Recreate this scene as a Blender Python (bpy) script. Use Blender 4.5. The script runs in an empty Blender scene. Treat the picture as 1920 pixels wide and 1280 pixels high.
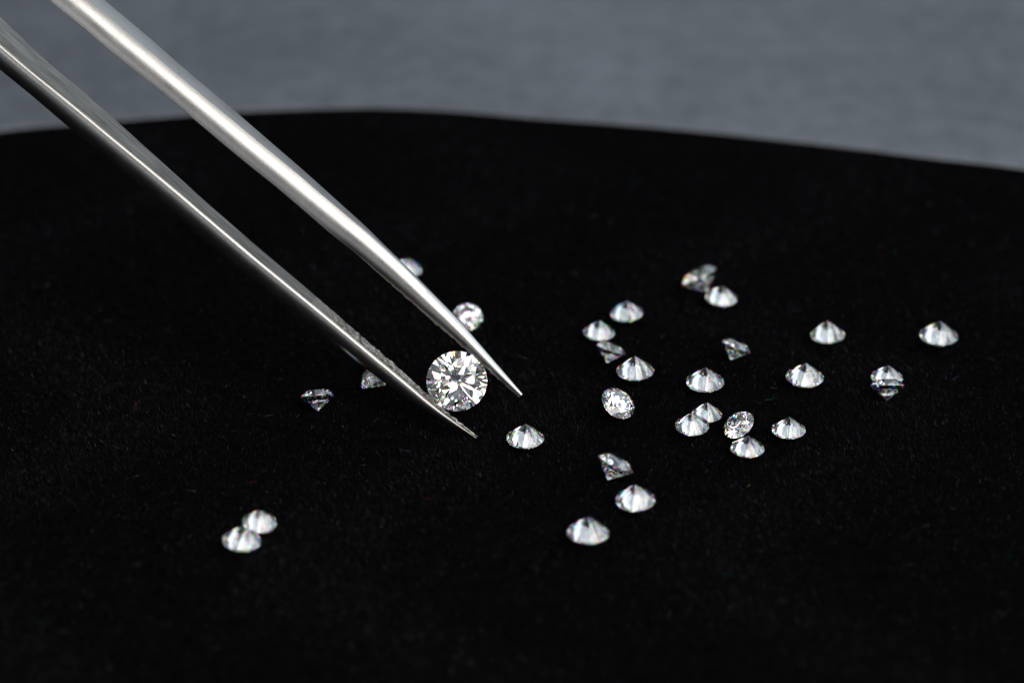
import bpy, bmesh, math, random
import numpy as np
from mathutils import Vector, Matrix
random.seed(7)
R = math.radians
sc = bpy.context.scene
col = sc.collection

# ---------------------------------------------------------------- camera
PITCH = R(31.0)          # the lens looks down by 31 degrees
DIST = 0.2286            # metres from lens to where its axis meets the velvet
LENS, SENSOR = 100.0, 36.0
F = LENS / SENSOR * 1920.0          # focal length in photo pixels
K = DIST / F                        # metres per photo pixel at the axis point
CR = Vector((1, 0, 0))
CU = Vector((0, math.sin(PITCH), math.cos(PITCH)))
CC = Vector((0, -math.cos(PITCH), math.sin(PITCH)))
CAM = CC * DIST
def ray(x, y):
    return -CC + CR * ((x - 960) / F) - CU * ((y - 640) / F)
def on_z(x, y, z=0.0):
    d = ray(x, y); return CAM + d * ((z - CAM.z) / d.z)
def on_depth(x, y, dep):
    return CAM + ray(x, y) * dep
def depth_of(p):
    return (p - CAM).dot(-CC)
cam_d = bpy.data.cameras.new('camera'); cam = bpy.data.objects.new('camera', cam_d); col.objects.link(cam)
cam_d.lens, cam_d.sensor_width = LENS, SENSOR
cam_d.clip_start, cam_d.clip_end = 0.01, 20.0
cam.location = CAM
cam.rotation_euler = (math.pi / 2 - PITCH, 0, 0)
cam_d.dof.use_dof = True
cam_d.dof.focus_distance = depth_of(on_z(960, 800))
cam_d.dof.aperture_fstop = 20.0
cam_d.dof.aperture_blades = 9
sc.camera = cam

# ---------------------------------------------------------------- light
w = bpy.data.worlds.new('World'); sc.world = w; w.use_nodes = True
bg = w.node_tree.nodes['Background']
bg.inputs[0].default_value = (0.95, 0.96, 1.0, 1); bg.inputs[1].default_value = 0.12
def area_lamp(name, loc, target, sx, sy, power, colour, spread=180):
    d = bpy.data.lights.new(name, 'AREA'); d.shape = 'RECTANGLE'; d.size, d.size_y = sx, sy
    d.energy = power; d.color = colour; d.spread = R(spread)
    o = bpy.data.objects.new(name, d); col.objects.link(o)
    o.location = loc
    o.rotation_euler = (Vector(target) - Vector(loc)).to_track_quat('-Z', 'Y').to_euler()
    return o
area_lamp('softbox_key', (0.21, -0.30, 0.37), (0, 0, 0), 0.54, 0.42, 1.85, (1.0, 0.97, 0.93))
area_lamp('softbox_tent', (0.42, 0.38, 0.42), (0.04, 0.02, 0), 1.60, 0.72, 2.35, (0.76, 0.885, 1.0))
area_lamp('added_fill_side', (-0.34, -0.36, 0.27), (0, 0, 0), 0.20, 0.32, 0.30, (0.98, 0.985, 1.0))  # fill added at the front left to brighten the held stone
area_lamp('softbox_right', (0.46, 0.20, 0.26), (0.08, 0.10, 0), 0.44, 0.36, 0.42, (0.82, 0.92, 1.0))
area_lamp('added_fill_left', (-0.52, 0.14, 0.26), (0, 0.03, 0), 0.36, 0.34, 0.14, (0.92, 0.96, 1.0))  # counterpart to the right lamp, added to fill the edges of face-down stones
area_lamp('added_fill_low', (-0.05, -0.55, 0.11), (0, 0, 0), 0.70, 0.16, 0.055, (0.95, 0.97, 1.0))  # weak low front fill, added to lift the stones lying on their sides
sc.view_settings.view_transform = 'Standard'; sc.view_settings.look = 'None'
sc.view_settings.exposure = 0.0; sc.view_settings.gamma = 1.0; sc.view_settings.use_curve_mapping = False

cy = sc.cycles
cy.max_bounces = 24; cy.transmission_bounces = 24; cy.glossy_bounces = 8; cy.diffuse_bounces = 3
cy.transparent_max_bounces = 8
cy.caustics_reflective = False; cy.caustics_refractive = False
cy.blur_glossy = 0.0; cy.sample_clamp_indirect = 12.0
cy.use_denoising = True
try:
    cy.denoiser = 'OPENIMAGEDENOISE'; cy.denoising_prefilter = 'ACCURATE'
except Exception: pass

# ---------------------------------------------------------------- helpers
def mat(name):
    m = bpy.data.materials.new(name); m.use_nodes = True
    nt = m.node_tree; nt.nodes.clear()
    out = nt.nodes.new('ShaderNodeOutputMaterial')
    return m, nt, out
def node(nt, t, **kw):
    n = nt.nodes.new(t)
    for k, v in kw.items():
        if k in n.inputs: n.inputs[k].default_value = v
        else: setattr(n, k, v)
    return n
def mesh_obj(name, verts, faces, m, parent=None, smooth=False):
    me = bpy.data.meshes.new(name); me.from_pydata(verts, [], faces); me.update()
    if m: me.materials.append(m)
    if smooth: me.shade_smooth()
    o = bpy.data.objects.new(name, me); col.objects.link(o)
    if parent: o.parent = parent
    return o
def tag(o, label=None, cat=None, group=None, kind=None):
    if label: o['label'] = label
    if cat: o['category'] = cat
    if group: o['group'] = group
    if kind: o['kind'] = kind
    return o
def lerp_tab(tab, s):
    if s <= tab[0][0]: return tab[0][1]
    for (a, va), (b, vb) in zip(tab, tab[1:]):
        if s <= b:
            t = (s - a) / (b - a); return va + (vb - va) * t
    return tab[-1][1]

# ---------------------------------------------------------------- materials
def make_velvet():
    m, nt, out = mat('black_velvet')
    p = node(nt, 'ShaderNodeBsdfPrincipled')
    tc = node(nt, 'ShaderNodeTexCoord')
    n1 = node(nt, 'ShaderNodeTexNoise', Scale=900.0, Detail=4.0)
    nt.links.new(tc.outputs['Object'], n1.inputs['Vector'])
    r = node(nt, 'ShaderNodeValToRGB')
    r.color_ramp.elements[0].position = 0.35; r.color_ramp.elements[0].color = (0.0022, 0.0022, 0.0027, 1)
    r.color_ramp.elements[1].position = 0.75; r.color_ramp.elements[1].color = (0.0040, 0.0040, 0.0048, 1)
    nt.links.new(n1.outputs['Fac'], r.inputs['Fac']); nt.links.new(r.outputs['Color'], p.inputs['Base Color'])
    p.inputs['Roughness'].default_value = 1.0; p.inputs['Specular IOR Level'].default_value = 0.0
    nt.links.new(p.outputs[0], out.inputs[0]); return m
def make_pile():
    m, nt, out = mat('velvet_fibre')
    p = node(nt, 'ShaderNodeBsdfPrincipled')
    at = node(nt, 'ShaderNodeAttribute', attribute_name='tint')
    nt.links.new(at.outputs['Color'], p.inputs['Base Color'])
    p.inputs['Roughness'].default_value = 0.5; p.inputs['Specular IOR Level'].default_value = 0.12
    nt.links.new(p.outputs[0], out.inputs[0]); return m
def make_table(name='grey_leatherette', lo=(0.078, 0.088, 0.106, 1), hi=(0.195, 0.215, 0.252, 1)):
    m, nt, out = mat(name)
    p = node(nt, 'ShaderNodeBsdfPrincipled')
    tc = node(nt, 'ShaderNodeTexCoord')
    n1 = node(nt, 'ShaderNodeTexNoise', Scale=24.0, Detail=7.0, Roughness=0.6)
    n2 = node(nt, 'ShaderNodeTexNoise', Scale=420.0, Detail=3.0)
    mx = node(nt, 'ShaderNodeMix', data_type='FLOAT'); mx.inputs[0].default_value = 0.4
    for n in (n1, n2): nt.links.new(tc.outputs['Object'], n.inputs['Vector'])
    nt.links.new(n1.outputs['Fac'], mx.inputs[2]); nt.links.new(n2.outputs['Fac'], mx.inputs[3])
    r = node(nt, 'ShaderNodeValToRGB')
    r.color_ramp.elements[0].position = 0.3; r.color_ramp.elements[0].color = lo
    r.color_ramp.elements[1].position = 0.7; r.color_ramp.elements[1].color = hi
    nt.links.new(mx.outputs[0], r.inputs['Fac']); nt.links.new(r.outputs['Color'], p.inputs['Base Color'])
    b = node(nt, 'ShaderNodeBump', Strength=0.08, Distance=0.0003)
    nt.links.new(n2.outputs['Fac'], b.inputs['Height']); nt.links.new(b.outputs[0], p.inputs['Normal'])
    p.inputs['Roughness'].default_value = 0.55; p.inputs['Specular IOR Level'].default_value = 0.35
    nt.links.new(p.outputs[0], out.inputs[0]); return m
def make_steel(name, rough, grain, bump, dist, colour, streak=False):
    m, nt, out = mat(name)
    p = node(nt, 'ShaderNodeBsdfPrincipled', Metallic=1.0)
    tc = node(nt, 'ShaderNodeTexCoord')
    n1 = node(nt, 'ShaderNodeTexNoise', Scale=grain, Detail=3.0, Roughness=0.65)
    if streak:
        uv = node(nt, 'ShaderNodeUVMap'); mp = node(nt, 'ShaderNodeMapping')
        mp.inputs['Scale'].default_value = (0.05, 1.0, 1.0)
        nt.links.new(uv.outputs[0], mp.inputs[0]); nt.links.new(mp.outputs[0], n1.inputs['Vector'])
    else:
        nt.links.new(tc.outputs['Object'], n1.inputs['Vector'])
    n2 = node(nt, 'ShaderNodeTexNoise', Scale=700.0, Detail=3.0)
    nt.links.new(tc.outputs['Object'], n2.inputs['Vector'])
    mr = node(nt, 'ShaderNodeMapRange'); mr.inputs['To Min'].default_value = rough - 0.05; mr.inputs['To Max'].default_value = rough + 0.08
    nt.links.new(n2.outputs['Fac'], mr.inputs['Value']); nt.links.new(mr.outputs[0], p.inputs['Roughness'])
    r = node(nt, 'ShaderNodeValToRGB')
    r.color_ramp.elements[0].position = 0.3; r.color_ramp.elements[0].color = tuple(c * (0.42 if streak else 0.76) for c in colour) + (1,)
    if streak: r.color_ramp.elements[0].position = 0.40
    r.color_ramp.elements[1].position = 0.64 if streak else 0.7; r.color_ramp.elements[1].color = tuple(colour) + (1,)
    nt.links.new(n1.outputs['Fac'], r.inputs['Fac']); nt.links.new(r.outputs['Color'], p.inputs['Base Color'])
    b = node(nt, 'ShaderNodeBump', Strength=bump, Distance=dist)
    nt.links.new(n1.outputs['Fac'], b.inputs['Height']); nt.links.new(b.outputs[0], p.inputs['Normal'])
    nt.links.new(p.outputs[0], out.inputs[0]); return m
def make_diamond_mat():
    # light bends by colour where it crosses into the stone; inside, it reflects as one
    m, nt, out = mat('diamond')
    geo = node(nt, 'ShaderNodeNewGeometry')
    gl = []
    for c, ior in (((1, 0, 0, 1), 2.404), ((0, 1, 0, 1), 2.42), ((0, 0, 1, 1), 2.440)):
        g = node(nt, 'ShaderNodeBsdfGlass', IOR=ior, Roughness=0.0, Color=c); gl.append(g)
    a1 = node(nt, 'ShaderNodeAddShader'); a2 = node(nt, 'ShaderNodeAddShader')
    nt.links.new(gl[0].outputs[0], a1.inputs[0]); nt.links.new(gl[1].outputs[0], a1.inputs[1])
    nt.links.new(a1.outputs[0], a2.inputs[0]); nt.links.new(gl[2].outputs[0], a2.inputs[1])
    inner = node(nt, 'ShaderNodeBsdfGlass', IOR=2.42, Roughness=0.0, Color=(1, 1, 1, 1))
    mx = node(nt, 'ShaderNodeMixShader')
    nt.links.new(geo.outputs['Backfacing'], mx.inputs[0])
    nt.links.new(a2.outputs[0], mx.inputs[1]); nt.links.new(inner.outputs[0], mx.inputs[2])
    nt.links.new(mx.outputs[0], out.inputs[0]); return m
M_VELVET, M_PILE, M_TABLE, M_DIA = make_velvet(), make_pile(), make_table(), make_diamond_mat()
M_EDGE = make_table('pale_rim_grey', (0.19, 0.205, 0.228, 1), (0.28, 0.30, 0.325, 1))
M_BLAST = make_steel('blasted_steel', 0.28, 9000.0, 0.25, 0.00002, (0.66, 0.65, 0.63))
M_BRUSH = make_steel('brushed_steel', 0.28, 5.0, 0.6, 0.00004, (0.46, 0.43, 0.39), streak=True)
M_TEETH = make_steel('serrated_steel', 0.28, 6000.0, 0.5, 0.00003, (0.54, 0.485, 0.42))

# ---------------------------------------------------------------- setting: grey table and velvet pad
TABLE_Z = -0.0040
PILE_Z = -0.00032       # woven backing; the pile reaches up to about z = 0
tt = mesh_obj('table_top', [(-0.6, -0.5, TABLE_Z), (0.6, -0.5, TABLE_Z), (0.6, 0.7, TABLE_Z), (-0.6, 0.7, TABLE_Z)], [(0, 1, 2, 3)], M_TABLE)
tag(tt, kind='structure')

edge_px = [(-500, 345), (-250, 290), (0, 247), (200, 229), (400, 213), (550, 206), (700, 203), (850, 209), (1000, 222), (1150, 233), (1300, 246),
           (1450, 262), (1600, 279), (1760, 299), (1920, 318), (2200, 365), (2500, 430)]
rim = [on_z(x, y, PILE_Z).to_2d().to_3d() for x, y in edge_px]
# smooth, closed outline: far rim from the photo, the near side rounded off outside the frame
outline = []
def cr(p0, p1, p2, p3, t):
    return 0.5 * ((2 * p1) + (-p0 + p2) * t + (2 * p0 - 5 * p1 + 4 * p2 - p3) * t * t + (-p0 + 3 * p1 - 3 * p2 + p3) * t ** 3)
near = [Vector((0.105, 0.02, 0)), Vector((0.110, -0.03, 0)), Vector((0.098, -0.08, 0)), Vector((0.055, -0.105, 0)), Vector((0, -0.112, 0)),
        Vector((-0.055, -0.105, 0)), Vector((-0.098, -0.08, 0)), Vector((-0.110, -0.03, 0)), Vector((-0.105, 0.02, 0))]
loop = rim + near; N = len(loop)
for i in range(N):
    for j in range(8):
        outline.append(cr(loop[i - 1], loop[i], loop[(i + 1) % N], loop[(i + 2) % N], j / 8))
cen = Vector((0, 0, 0))
verts, faces = [], []
n = len(outline)
rings = [(1.006, TABLE_Z), (1.006, PILE_Z - 0.0006), (1.004, PILE_Z - 0.0002), (1.0, PILE_Z), (0.6, PILE_Z), (0.2, PILE_Z)]
for f, z in rings:
    for p in outline: verts.append((p.x * f, p.y * f, z))
for k in range(len(rings) - 1):
    for i in range(n):
        j = (i + 1) % n
        faces.append((k * n + i, k * n + j, (k + 1) * n + j, (k + 1) * n + i))
faces.append(tuple((len(rings) - 1) * n + i for i in range(n)))
pad = mesh_obj('velvet_pad', verts, faces, M_VELVET)
# grey strip round the pad, paler than the table, a little below the nap
bv, bf = [], []
prof_b = [(1.003, -0.0012), (1.005, -0.0007), (1.009, -0.0003), (1.020, -0.0005), (1.032, -0.0013), (1.036, TABLE_Z)]
for f, z in prof_b:
    for p in outline: bv.append((p.x * f, p.y * f, z))
for k in range(len(prof_b) - 1):
    for i in range(n):
        j = (i + 1) % n
        bf.append((k * n + i, k * n + j, (k + 1) * n + j, (k + 1) * n + i))
mesh_obj('pale_rim', bv, bf, M_EDGE, pad, smooth=True)
tag(pad, 'black velvet covered pad with curved far edge on grey surface', 'velvet pad')

# ---------------------------------------------------------------- round brilliant, unit girdle diameter, table towards +Z, centre of girdle at origin
def brilliant(name, table=0.57, crown=34.5, pav=40.9, girdle=0.022, star=21.5, upper=40.5, lower=42.1, seg=96, wob=0.0):
    bm = bmesh.new(); rw = random.Random(5)
    bmesh.ops.create_cone(bm, cap_ends=True, segments=seg, radius1=0.5, radius2=0.5, depth=1.6)
    def cut(az, tilt, r0, z0):
        if tilt: az += rw.uniform(-1.6, 1.6) * wob; tilt += rw.uniform(-0.7, 0.7) * wob
        a = R(az); t = R(tilt)
        d = Vector((math.cos(a), math.sin(a), 0))
        no = (d * math.sin(t) + Vector((0, 0, math.cos(t) * (1 if z0 >= 0 else -1)))).normalized()
        co = d * r0 + Vector((0, 0, z0))
        g = bm.verts[:] + bm.edges[:] + bm.faces[:]
        res = bmesh.ops.bisect_plane(bm, geom=g, dist=1e-7, plane_co=co, plane_no=no, clear_outer=True)
        ed = [e for e in res['geom_cut'] if isinstance(e, bmesh.types.BMEdge)]
        if ed:
            try: bmesh.ops.contextual_create(bm, geom=ed)
            except Exception: pass
    h = girdle / 2
    rt = table / 2
    hc = h + math.tan(R(crown)) * (0.5 - rt)
    cs = math.cos(R(11.25))
    cut(0, 0, 0, hc)
    for k in range(8): cut(45 * k, crown, 0.5, h)
    for k in range(8): cut(22.5 + 45 * k, star, rt * math.cos(R(22.5)), hc)
    for k in range(16): cut(11.25 + 22.5 * k, upper, 0.5 * cs, h)
    for k in range(8): cut(45 * k, pav, 0.5, -h)
    for k in range(16): cut(11.25 + 22.5 * k, lower, 0.5 * cs, -h)
    bmesh.ops.recalc_face_normals(bm, faces=bm.faces[:])
    me = bpy.data.meshes.new(name); bm.to_mesh(me); bm.free()
    me.materials.append(M_DIA)
    return me
GEMS = [brilliant('brilliant_cut_a'),
        brilliant('brilliant_cut_b', table=0.59, crown=33.5, pav=41.2, girdle=0.03, lower=42.4),
        brilliant('brilliant_cut_c', table=0.55, crown=35.0, pav=40.7, girdle=0.018, upper=41.2, lower=41.9),
        brilliant('brilliant_cut_d', table=0.60, crown=34.0, pav=40.4, girdle=0.02, lower=41.8, wob=1.1),
        brilliant('brilliant_cut_e', table=0.56, crown=35.5, pav=40.8, girdle=0.04)]
G_LOOSE = 'loose diamonds scattered on the velvet'
FOOT = []
def place_gem(label, px, py, wpx, nrm, spin=0.0, anchor='girdle', gem=0, sink=0.00006, group=G_LOOSE):
    """nrm: direction of the table's face in (right, up, towards lens); the stone is dropped onto the velvet"""
    me = GEMS[gem]
    nw = (CR * nrm[0] + CU * nrm[1] + CC * nrm[2]).normalized()
    rot = nw.to_track_quat('Z', 'Y').to_matrix() @ Matrix.Rotation(R(spin), 3, 'Z')
    return drop(label, px, py, wpx, rot, me, anchor, sink, group)
def place_down(label, px, py, wpx, tilt=0, taz=0, spin=0.0, gem=0, sink=0.00006, group=G_LOOSE):
    """table down, culet (at photo pixel px, py) up; tilt in degrees towards azimuth taz"""
    base = Matrix.Rotation(math.pi, 3, 'X')
    ax = Vector((-math.sin(R(taz)), math.cos(R(taz)), 0))
    rot = Matrix.Rotation(R(tilt), 3, ax) @ base @ Matrix.Rotation(R(spin), 3, 'Z')
    return drop(label, px, py, wpx, rot, GEMS[gem], 'culet', sink, group)
def drop(label, px, py, wpx, rot, me, anchor, sink, group):
    dep = depth_of(on_z(px, py, 0.0008))
    size = wpx * dep / F
    vs = [rot @ (v.co * size) for v in me.vertices]
    lo = min(v.z for v in vs)
    a = Vector((0, 0, 0)) if anchor == 'girdle' else rot @ (min((v.co for v in me.vertices), key=lambda v: v.z) * size)
    zc = -lo - sink                       # height of the stone's centre
    loc = on_z(px, py, zc + a.z) - a
    o = bpy.data.objects.new('diamond', me); col.objects.link(o)
    o.matrix_world = Matrix.Translation(loc) @ rot.to_4x4() @ Matrix.Scale(size, 4)
    tag(o, label, 'diamond', group)
    FOOT.append((loc.x, loc.y, size * 0.55))
    return o
D, T = place_down, place_gem
# face-down stones: culet pixel, width in pixels
D('face-down diamond just off the points of the tweezers', 985, 794, 71, spin=9)
D('face-down diamond just in front of the stone tipped on its side', 1191, 908, 75, 1.5, 200, 31, 1)
D('slightly blurred face-down diamond lying alone in front of the other scattered stones', 1104, 968, 79, 3, 60, 14, 2)
D('face-down diamond in the curved row, next to the small tipped stone', 1191, 667, 71, 2, 120, 22)
D('face-down diamond lying alone near a small tipped diamond that touches nothing', 1323, 688, 71, 0, 0, 3, 1)
D('face-down diamond between the cluster of five and the upright stone over its neighbour', 1511, 680, 71, 1, 270, 18, 2)
D('face-down diamond set apart at the outer end of the scatter', 1763, 601, 72, 2, 30, 8)
D('face-down diamond alone near the outermost stone of the scatter', 1552, 601, 65, 3, 150, 27, 1)
D('face-down diamond at the edge of the cluster of five, touching none', 1480, 781, 64, 1, 90, 5)
D('face-down diamond touching the culet of the tilted stone in the cluster', 1403, 816, 64, 1, 0, 11, 2)
D('face-down diamond overlapping the front of another face-down diamond', 1298, 774, 64, 4, 250, 36, 1)
D('face-down diamond partly hidden behind another face-down diamond', 1326, 754, 58, 0, 0, 20)
D('face-down diamond touching the tipped stone at the back of the velvet', 1355, 535, 60, 4, 330, 12)
D('face-down diamond at the back end of the curved row', 1174, 563, 61, 4, 160, 7, 1)
D('face-down diamond between the back stone of the row and the small tipped stone', 1125, 600, 60, 4, 30, 30, 2)
D('face-down diamond peeking out behind an upright diamond', 1665, 684, 60, 0, 0, 16)
D('larger face-down diamond of the blurred pair lying apart near the front', 456, 985, 72, 8, 20, 10, 1)
D('smaller face-down diamond of the blurred pair lying apart near the front', 488, 956, 64, 7, 330, 25)
D('diamond mostly hidden behind the upper arm of the tweezers', 766, 484, 54, 8, 320, 5)
# stones lying on their pavilion: centre pixel, width, table direction
T('upright diamond resting in front of a face-down one', 1664, 722, 64, (0.0, 1.0, -0.05), 10, gem=4)
T('tilted diamond showing its table, alone by the curved row', 1159, 756, 68, (0.43, 0.56, 0.72), 17)
T('tilted diamond showing its table in the cluster of five', 1385, 796, 62, (-0.47, 0.60, 0.62), 5, gem=2)
T('diamond tipped on its side with the point towards the front', 1154, 870, 74, (0.43, 0.89, 0.10), 12, gem=4)
T('small diamond tipped on its side within the curved row', 1146, 655, 59, (0.30, 0.95, 0.10), 24, gem=4)
T('small tipped diamond touching nothing, near a lone face-down diamond', 1380, 650, 59, (0.37, 0.92, 0.10), 8, gem=4)
T('tipped diamond leaning at the back beside a face-down one', 1311, 518, 74, (-0.46, 0.87, 0.10), 15, gem=4)
T('diamond resting on its point, alone beside the lower tweezer arm', 595, 742, 64, (-0.10, 1.0, -0.06), 9, gem=4)
T('diamond showing its face just behind the upper tweezer arm', 877, 594, 56, (0.10, 0.42, 0.90), 20, gem=1)
T('tipped diamond half hidden behind the lower tweezer arm', 702, 702, 69, (-0.65, 0.65, 0.39), 14)

# ---------------------------------------------------------------- tweezers and the stone they hold
TDEP = depth_of(on_z(960, 826))           # the arms lie in a plane square to the lens, points at the velvet
KT = TDEP / F
def pl(x, y, q=0.0):                      # photo pixel -> point, q in pixels towards the lens
    return on_depth(x, y, TDEP) + CC * (q * KT)
tw = bpy.data.objects.new('tweezers', None); col.objects.link(tw)
tw.location = pl(934, 782)
tw.empty_display_size = 0.01
tag(tw, 'steel pointed tweezers with serrated jaws gripping the largest diamond', 'tweezers')
def resample(pts, s0, s1, ns):
    """polyline by x -> list of (x, y), even steps"""
    return [(s0 + (s1 - s0) * i / (ns - 1), lerp_tab(pts, s0 + (s1 - s0) * i / (ns - 1))) for i in range(ns)]
# axis and edges in photo pixels
up_L = [(92, 0), (156, 52), (212, 100), (300, 169), (337, 200), (396, 250), (456, 300), (530, 359), (577, 400), (636, 450), (660, 467), (737, 534), (813, 600), (880, 658), (929, 703), (976, 743)]
up_R = [(195, 0), (300, 88), (311, 100), (434, 203), (488, 250), (575, 325), (658, 400), (680, 419), (751, 489), (860, 600), (921, 671), (979, 738)]
lo_T = [(0, 39), (78, 112), (160, 180), (300, 305), (380, 377), (464, 450), (594, 560), (706, 658), (760, 705), (797.5, 739), (816, 757), (893, 819)]
lo_B = [(0, 133), (58, 180), (124, 237), (300, 381), (440, 500), (540, 580), (622, 643), (677, 686), (769, 753), (835, 792), (890, 820.5)]
def station_fn(A, B, tip, back):
    """pair the two edges by distance along the arm's mean direction"""
    d = (Vector(tip) - Vector(back)).normalized()
    nrm = Vector((d.y, -d.x))              # towards the other side (up-right in the photo)
    def tab(P):
        return sorted(((Vector(p) - Vector(tip)).dot(d), (Vector(p) - Vector(tip)).dot(nrm)) for p in P)
    ta, tb = tab(A), tab(B)
    def ext(t, s):
        if s < t[0][0]:                    # go on outside the frame
            sl = (t[3][1] - t[0][1]) / (t[3][0] - t[0][0])
            return t[0][1] + sl * (s - t[0][0])
        # smooth a little
        return sum(lerp_tab(t, s + o) for o in (-24, -12, 0, 12, 24)) / 5 if s < -40 else lerp_tab(t, s)
    return d, nrm, (lambda s: ext(ta, s)), (lambda s: ext(tb, s))

def arc(p0, p1, half, n):
    """points from p0 to p1 bulging to the right of p0->p1 by a circular arc of the given half angle"""
    a = R(half); c = (Vector(p1) - Vector(p0)); L = c.length
    if a < 1e-3 or L < 1e-6: return [Vector(p0) + c * (i / n) for i in range(n + 1)]
    r = L / 2 / math.sin(a); m = (Vector(p0) + Vector(p1)) / 2
    left = Vector((c.y, -c.x)).normalized()
    ce = m - left * (r * math.cos(a))
    e = c.normalized()
    return [ce + e * (r * math.sin(-a + 2 * a * i / n)) + left * (r * math.cos(-a + 2 * a * i / n)) for i in range(n + 1)]

BETA = R(20)
_vt = [[random.random() for _ in range(16)] for _ in range(512)]
def vnoise(x, y):
    i, j = math.floor(x), math.floor(y); fx, fy = x - i, y - j
    fx = fx * fx * (3 - 2 * fx); fy = fy * fy * (3 - 2 * fy)
    g = lambda a, b: _vt[a % 512][b % 16]
    return (g(i, j) * (1 - fx) + g(i + 1, j) * fx) * (1 - fy) + (g(i, j + 1) * (1 - fx) + g(i + 1, j + 1) * fx) * fy
def build_arm(which):
    if which == 'upper':
        d, nr, fa, fb = station_fn(up_L, up_R, (977, 741), (140, 0)); s_back = -1240
    else:
        d, nr, fa, fb = station_fn(lo_B, lo_T, (893, 820), (0, 80)); s_back = -1260
    tip = Vector((977, 741)) if which == 'upper' else Vector((893, 820))
    extra = 1500                           # 65 mm more arm out of the frame
    ss = []
    s = 0.0
    while s > s_back: ss.append(s); s -= 4.0 if s > -420 else 14.0
    while s > s_back - extra: ss.append(s); s -= 40.0
    rows = []; inner = []
    for s in ss:
        sc_ = max(s, s_back)
        a, b = fa(sc_), fb(sc_)
        a, b = min(a, b), max(a, b)
        wv = max(b - a, 3.0)
        far = s_back - s if s < s_back else 0.0
        # ridge share of the visible width
        if which == 'upper':
            f = lerp_tab([(-1200, 0.30), (-800, 0.28), (-550, 0.21), (-420, 0.15), (-330, 0.10), (0, 0.10)], s)
            hw = f * wv
            depth = hw / math.tan(BETA) * lerp_tab([(-1200, 1), (-420, 1.1), (-300, 1.8), (0, 2.0)], s)
            pr = wv - hw
            qr = pr * math.tan(R(lerp_tab([(-1200, -4), (-560, -3), (-420, 2), (-300, 6), (0, 8)], s)))
            near_ = arc((pr, qr), (0, 0), lerp_tab([(-1200, 26), (-500, 28), (-330, 38), (0, 50)], s), 10)   # ridge -> inner edge
            rnd = lerp_tab([(-460, 2), (-330, 25), (0, 45)], s)
            outer = arc((wv, qr - depth), (pr, qr), rnd, 6)            # far outer edge -> ridge
            back_ = arc((hw, -depth - 0.3 * wv), (wv, qr - depth), 20, 5)
            prof = outer[:-1] + near_ + back_[:-1]
            inner_pts = ((0, 0), (hw, -depth - 0.3 * wv))
        else:
            f = lerp_tab([(-1200, 0.48), (-900, 0.40), (-700, 0.33), (-450, 0.30), (-300, 0.28), (-150, 0.27), (0, 0.35)], s)
            hw = f * wv
            depth = hw / math.tan(BETA)
            pg = wv - hw
            near_ = arc((pg, 0), (0, -pg * math.tan(R(43))), 36, 12)    # inner near edge -> outer edge
            back_ = arc((0, -pg * math.tan(R(43))), (wv, -depth), 55, 8)
            cw = min(5.0, 0.16 * wv)
            e0, e1, e2 = Vector((pg + 0.34 * cw, -0.93 * cw)), Vector((pg, 0)), near_[2]
            edge = [e0 * (1 - t) ** 2 + e1 * (2 * t * (1 - t)) + e2 * t * t for t in (0, 0.2, 0.4, 0.6, 0.8)]
            prof = edge + near_[2:-1] + back_
            inner_pts = ((e0.x, e0.y), (wv, -depth))
        base = tip + d * s
        # out of the frame the arms draw together towards the heel
        shift = 0.0
        if far > 0:
            t = far / extra
            shift = (-1 if which == 'upper' else 1) * 62 * t * t
        row = []
        for p in prof:
            xy = base + nr * (a + p.x + shift)
            row.append(pl(xy.x, xy.y, p.y) - tw.location)
        rows.append(row)
        i0 = base + nr * (a + inner_pts[0][0] + shift); i1 = base + nr * (a + inner_pts[1][0] + shift)
        inner.append((s, pl(i0.x, i0.y, inner_pts[0][1]) - tw.location, pl(i1.x, i1.y, inner_pts[1][1]) - tw.location))
    n = len(rows[0]); vs = [v for r in rows for v in r]; fs = []
    for i in range(len(rows) - 1):
        for j in range(n):
            k = (j + 1) % n
            fs.append((i * n + j, i * n + k, (i + 1) * n + k, (i + 1) * n + j))
    fs.append(tuple(range(n))[::-1]); fs.append(tuple((len(rows) - 1) * n + j for j in range(n)))
    arm = mesh_obj('arm', vs, fs, M_BLAST, tw)
    bm = bmesh.new(); bm.from_mesh(arm.data); bmesh.ops.recalc_face_normals(bm, faces=bm.faces[:]); bm.to_mesh(arm.data); bm.free()
    me = arm.data
    me.shade_smooth()
    me.set_sharp_from_angle(angle=R(24))
    # ground flat inner face, toothed towards the point: its own thin plate
    side = (CR * nr.x - CU * nr.y) * (1 if which == 'lower' else -1)
    nin = (side * math.cos(BETA) + CC * (math.sin(BETA) if which == 'lower' else -math.sin(BETA))).normalized()
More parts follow.
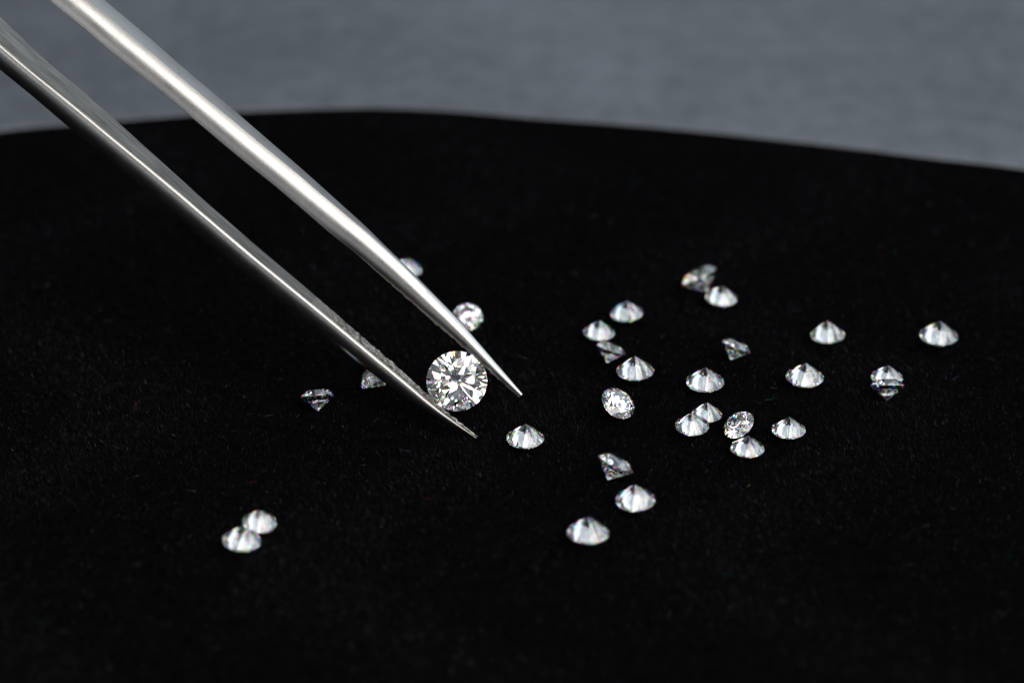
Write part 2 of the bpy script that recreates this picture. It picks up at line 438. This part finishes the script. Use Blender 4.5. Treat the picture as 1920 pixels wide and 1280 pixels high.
    for nm, lo_s, hi_s, m in (('serrated_jaw', -400.0, -1.0, M_TEETH), ('ground_inner_face', -1e9, -400.0, M_BRUSH)):
        vs, fs, uvs = [], [], []
        sel = []
        for (sa, a0, a1), (sb, b0, b1) in zip(inner, inner[1:]):
            if not (lo_s <= sa <= hi_s + 1): continue
            sub = 4 if nm == 'serrated_jaw' else 1
            for q in range(sub):
                t = q / sub; sel.append((sa + (sb - sa) * t, a0.lerp(b0, t), a1.lerp(b1, t)))
        cols = 9
        for (s, p0, p1) in sel:
            for j in range(cols):
                u = j / (cols - 1)
                h = 1.2
                if nm == 'serrated_jaw':
                    fade = min(1.0, (-lo_s + s) / 150.0)
                    t1 = vnoise(s / 7.5 + u * 1.6, u * 2.5); t2 = vnoise(s / 3.6 - u * 3.0 + 50, u * 4.0)
                    t3 = vnoise(s / 14.0 + 90, 0.5)
                    h += fade * (2.0 * t1 + 2.0 * t2 + 1.4 * t3 - 1.3)
                vs.append(p0.lerp(p1, u) + nin * (h * KT)); uvs.append((s * KT * 1000, u * (p1 - p0).length * 1000))
        nr_ = len(sel)
        for i in range(nr_ - 1):
            for j in range(cols - 1):
                fs.append((i * cols + j, i * cols + j + 1, (i + 1) * cols + j + 1, (i + 1) * cols + j))
        # skirt down to the arm so the plate has thickness
        off = len(vs)
        for (s, p0, p1) in sel:
            vs.append(p0 - nin * (0.5 * KT)); vs.append(p1 - nin * (0.5 * KT)); uvs += [(s * KT * 1000, 0), (s * KT * 1000, 1)]
        for i in range(nr_ - 1):
            fs.append((i * cols, (i + 1) * cols, off + 2 * (i + 1), off + 2 * i))
            fs.append((i * cols + cols - 1, off + 2 * i + 1, off + 2 * (i + 1) + 1, (i + 1) * cols + cols - 1))
        o = mesh_obj(nm, vs, fs, m, arm)
        ul = o.data.uv_layers.new(name='UVMap')
        for l in o.data.loops: ul.data[l.index].uv = uvs[l.vertex_index]
        bm = bmesh.new(); bm.from_mesh(o.data); bmesh.ops.recalc_face_normals(bm, faces=bm.faces[:]); bm.to_mesh(o.data); bm.free()
        if nm == 'serrated_jaw':
            o['label'] = 'rough toothed inner jaw towards the point'
    return inner
iu = build_arm('upper'); il = build_arm('lower')
# heel block joining both arms beyond the frame
e1, e2 = iu[-1], il[-1]
pts = [e1[1], e1[2], e2[2], e2[1]]
ax = (iu[-1][1] - iu[-2][1]).normalized()
hv = []
for k, (sc_, o_) in enumerate(((1.25, -0.004), (1.3, 0.004), (1.1, 0.012), (0.7, 0.016))):
    c = sum(pts, Vector()) / 4
    for p in pts: hv.append(c + (p - c) * sc_ + ax * o_)
hf = [(0, 1, 2, 3)[::-1], (12, 13, 14, 15)]
for k in range(3):
    for j in range(4):
        hf.append((k * 4 + j, k * 4 + (j + 1) % 4, (k + 1) * 4 + (j + 1) % 4, (k + 1) * 4 + j))
mesh_obj('heel', hv, hf, M_BLAST, tw)

# the held stone: its girdle sits between the two jaws
nw = (CR * 0.06 + CU * -0.16 + CC * 0.985).normalized()
rot = nw.to_track_quat('Z', 'Y').to_matrix() @ Matrix.Rotation(R(15), 3, 'Z')
held = bpy.data.objects.new('diamond', GEMS[3]); col.objects.link(held)
held.matrix_world = Matrix.Translation(pl(856.5, 714.5, -6)) @ rot.to_4x4() @ Matrix.Scale(114.5 * KT, 4)
tag(held, 'largest diamond, gripped between the tweezer jaws with its table showing', 'diamond')

# ---------------------------------------------------------------- velvet pile and lint
def fibres(name, specs, parent=None):
    vs, fs, cs = [], [], []
    for base, tipv, wid, c in specs:
        ax = (tipv - base); sd = ax.cross(Vector((random.gauss(0, 1), random.gauss(0, 1), random.gauss(0, 1))))
        if sd.length < 1e-12: continue
        sd.normalize(); i = len(vs)
        vs += [base - sd * wid, base + sd * wid, tipv]; fs.append((i, i + 1, i + 2)); cs += [c] * 3
    o = mesh_obj(name, vs, fs, M_PILE, parent)
    ca = o.data.color_attributes.new('tint', 'FLOAT_COLOR', 'POINT')
    flat = []
    for c in cs: flat += [c[0], c[1], c[2], 1.0]
    ca.data.foreach_set('color', flat)
    return o
def clear(x, y, m=0.0):
    return all((x - fx) ** 2 + (y - fy) ** 2 > (fr + m) ** 2 for fx, fy, fr in FOOT)
NF = 640000
rg = np.random.default_rng(3)
px, py = rg.uniform(-30, 1950, NF), rg.uniform(190, 1320, NF)
dx, dy = (px - 960) / F, (py - 640) / F
rd = -np.array(CC)[None] + np.array(CR)[None] * dx[:, None] - np.array(CU)[None] * dy[:, None]
base = np.array(CAM)[None] + rd * ((PILE_Z - CAM.z) / rd[:, 2])[:, None]
# only where there is velvet: keep what lies inside the pad's outline
oa = np.array([math.atan2(p.y, p.x) for p in outline]); orad = np.array([math.hypot(p.x, p.y) for p in outline])
od = np.argsort(oa); oa, orad = oa[od], orad[od]
keep = np.hypot(base[:, 0], base[:, 1]) < np.interp(np.arctan2(base[:, 1], base[:, 0]), oa, orad, period=2 * math.pi) * 1.001
base = base[keep]; NF = len(base)
# nap leans in slowly changing directions
ang = 4.2 + 1.1 * np.sin(base[:, 0] * 210 + 1.7 * np.sin(base[:, 1] * 160)) + rg.normal(0, 0.9, NF)
lean = np.abs(rg.normal(0.38, 0.25, NF)); ln = rg.uniform(0.00026, 0.00046, NF)
dv = np.stack([np.cos(ang) * np.sin(lean), np.sin(ang) * np.sin(lean), np.cos(lean)], 1)
tipn = base + dv * ln[:, None]
sd = np.cross(dv, rg.normal(0, 1, (NF, 3))); sd /= np.linalg.norm(sd, axis=1)[:, None] + 1e-12
sd *= rg.uniform(0.000007, 0.000014, NF)[:, None]
co = np.stack([base - sd, base + sd, tipn], 1).reshape(-1)
val = 0.0028 + 0.06 * rg.uniform(0, 1, NF) ** 7
br = rg.uniform(0, 1, NF) < 0.009; val[br] = rg.uniform(0.06, 0.22, br.sum())
me = bpy.data.meshes.new('velvet_pile')
me.vertices.add(NF * 3); me.vertices.foreach_set('co', co.astype(np.float32))
me.loops.add(NF * 3); me.loops.foreach_set('vertex_index', np.arange(NF * 3, dtype=np.int32))
me.polygons.add(NF); me.polygons.foreach_set('loop_start', np.arange(0, NF * 3, 3, dtype=np.int32))
me.update(calc_edges=True)
ca = me.color_attributes.new('tint', 'FLOAT_COLOR', 'POINT')
cl = np.ones((NF, 3, 4), np.float32); cl[:, :, 0] = cl[:, :, 1] = val[:, None]; cl[:, :, 2] = val[:, None] * 1.12
ca.data.foreach_set('color', cl.reshape(-1))
me.materials.append(M_PILE)
pile = bpy.data.objects.new('velvet_pile', me); col.objects.link(pile); pile.parent = pad
tag(pile, kind='stuff')
specs = []
for i in range(260):
    px, py = random.uniform(0, 1920), random.uniform(330, 1270)
    b = on_z(px, py, random.uniform(-0.0001, 0.00005))
    if not clear(b.x, b.y, 0.0004): continue
    an = random.uniform(0, 6.283); ln = random.uniform(0.0002, 0.0011)
    dv = Vector((math.cos(an), math.sin(an), random.uniform(-0.05, 0.5))).normalized()
    k = random.random()
    c = (0.10, 0.10, 0.11)
    if k < 0.10: c = (0.004, 0.10, 0.06)
    elif k < 0.15: c = (0.16, 0.02, 0.02)
    elif k < 0.20: c = (0.03, 0.06, 0.16)
    elif k < 0.24: c = (0.16, 0.11, 0.03)
    else:
        g = random.uniform(0.015, 0.09); c = (g, g, g * 1.05)
    specs.append((b, b + dv * ln, random.uniform(0.000010, 0.000022), c))
lint = fibres('lint', specs)
tag(lint, 'tiny stray fibres and specks of lint lying on the black velvet', 'lint', kind='stuff')
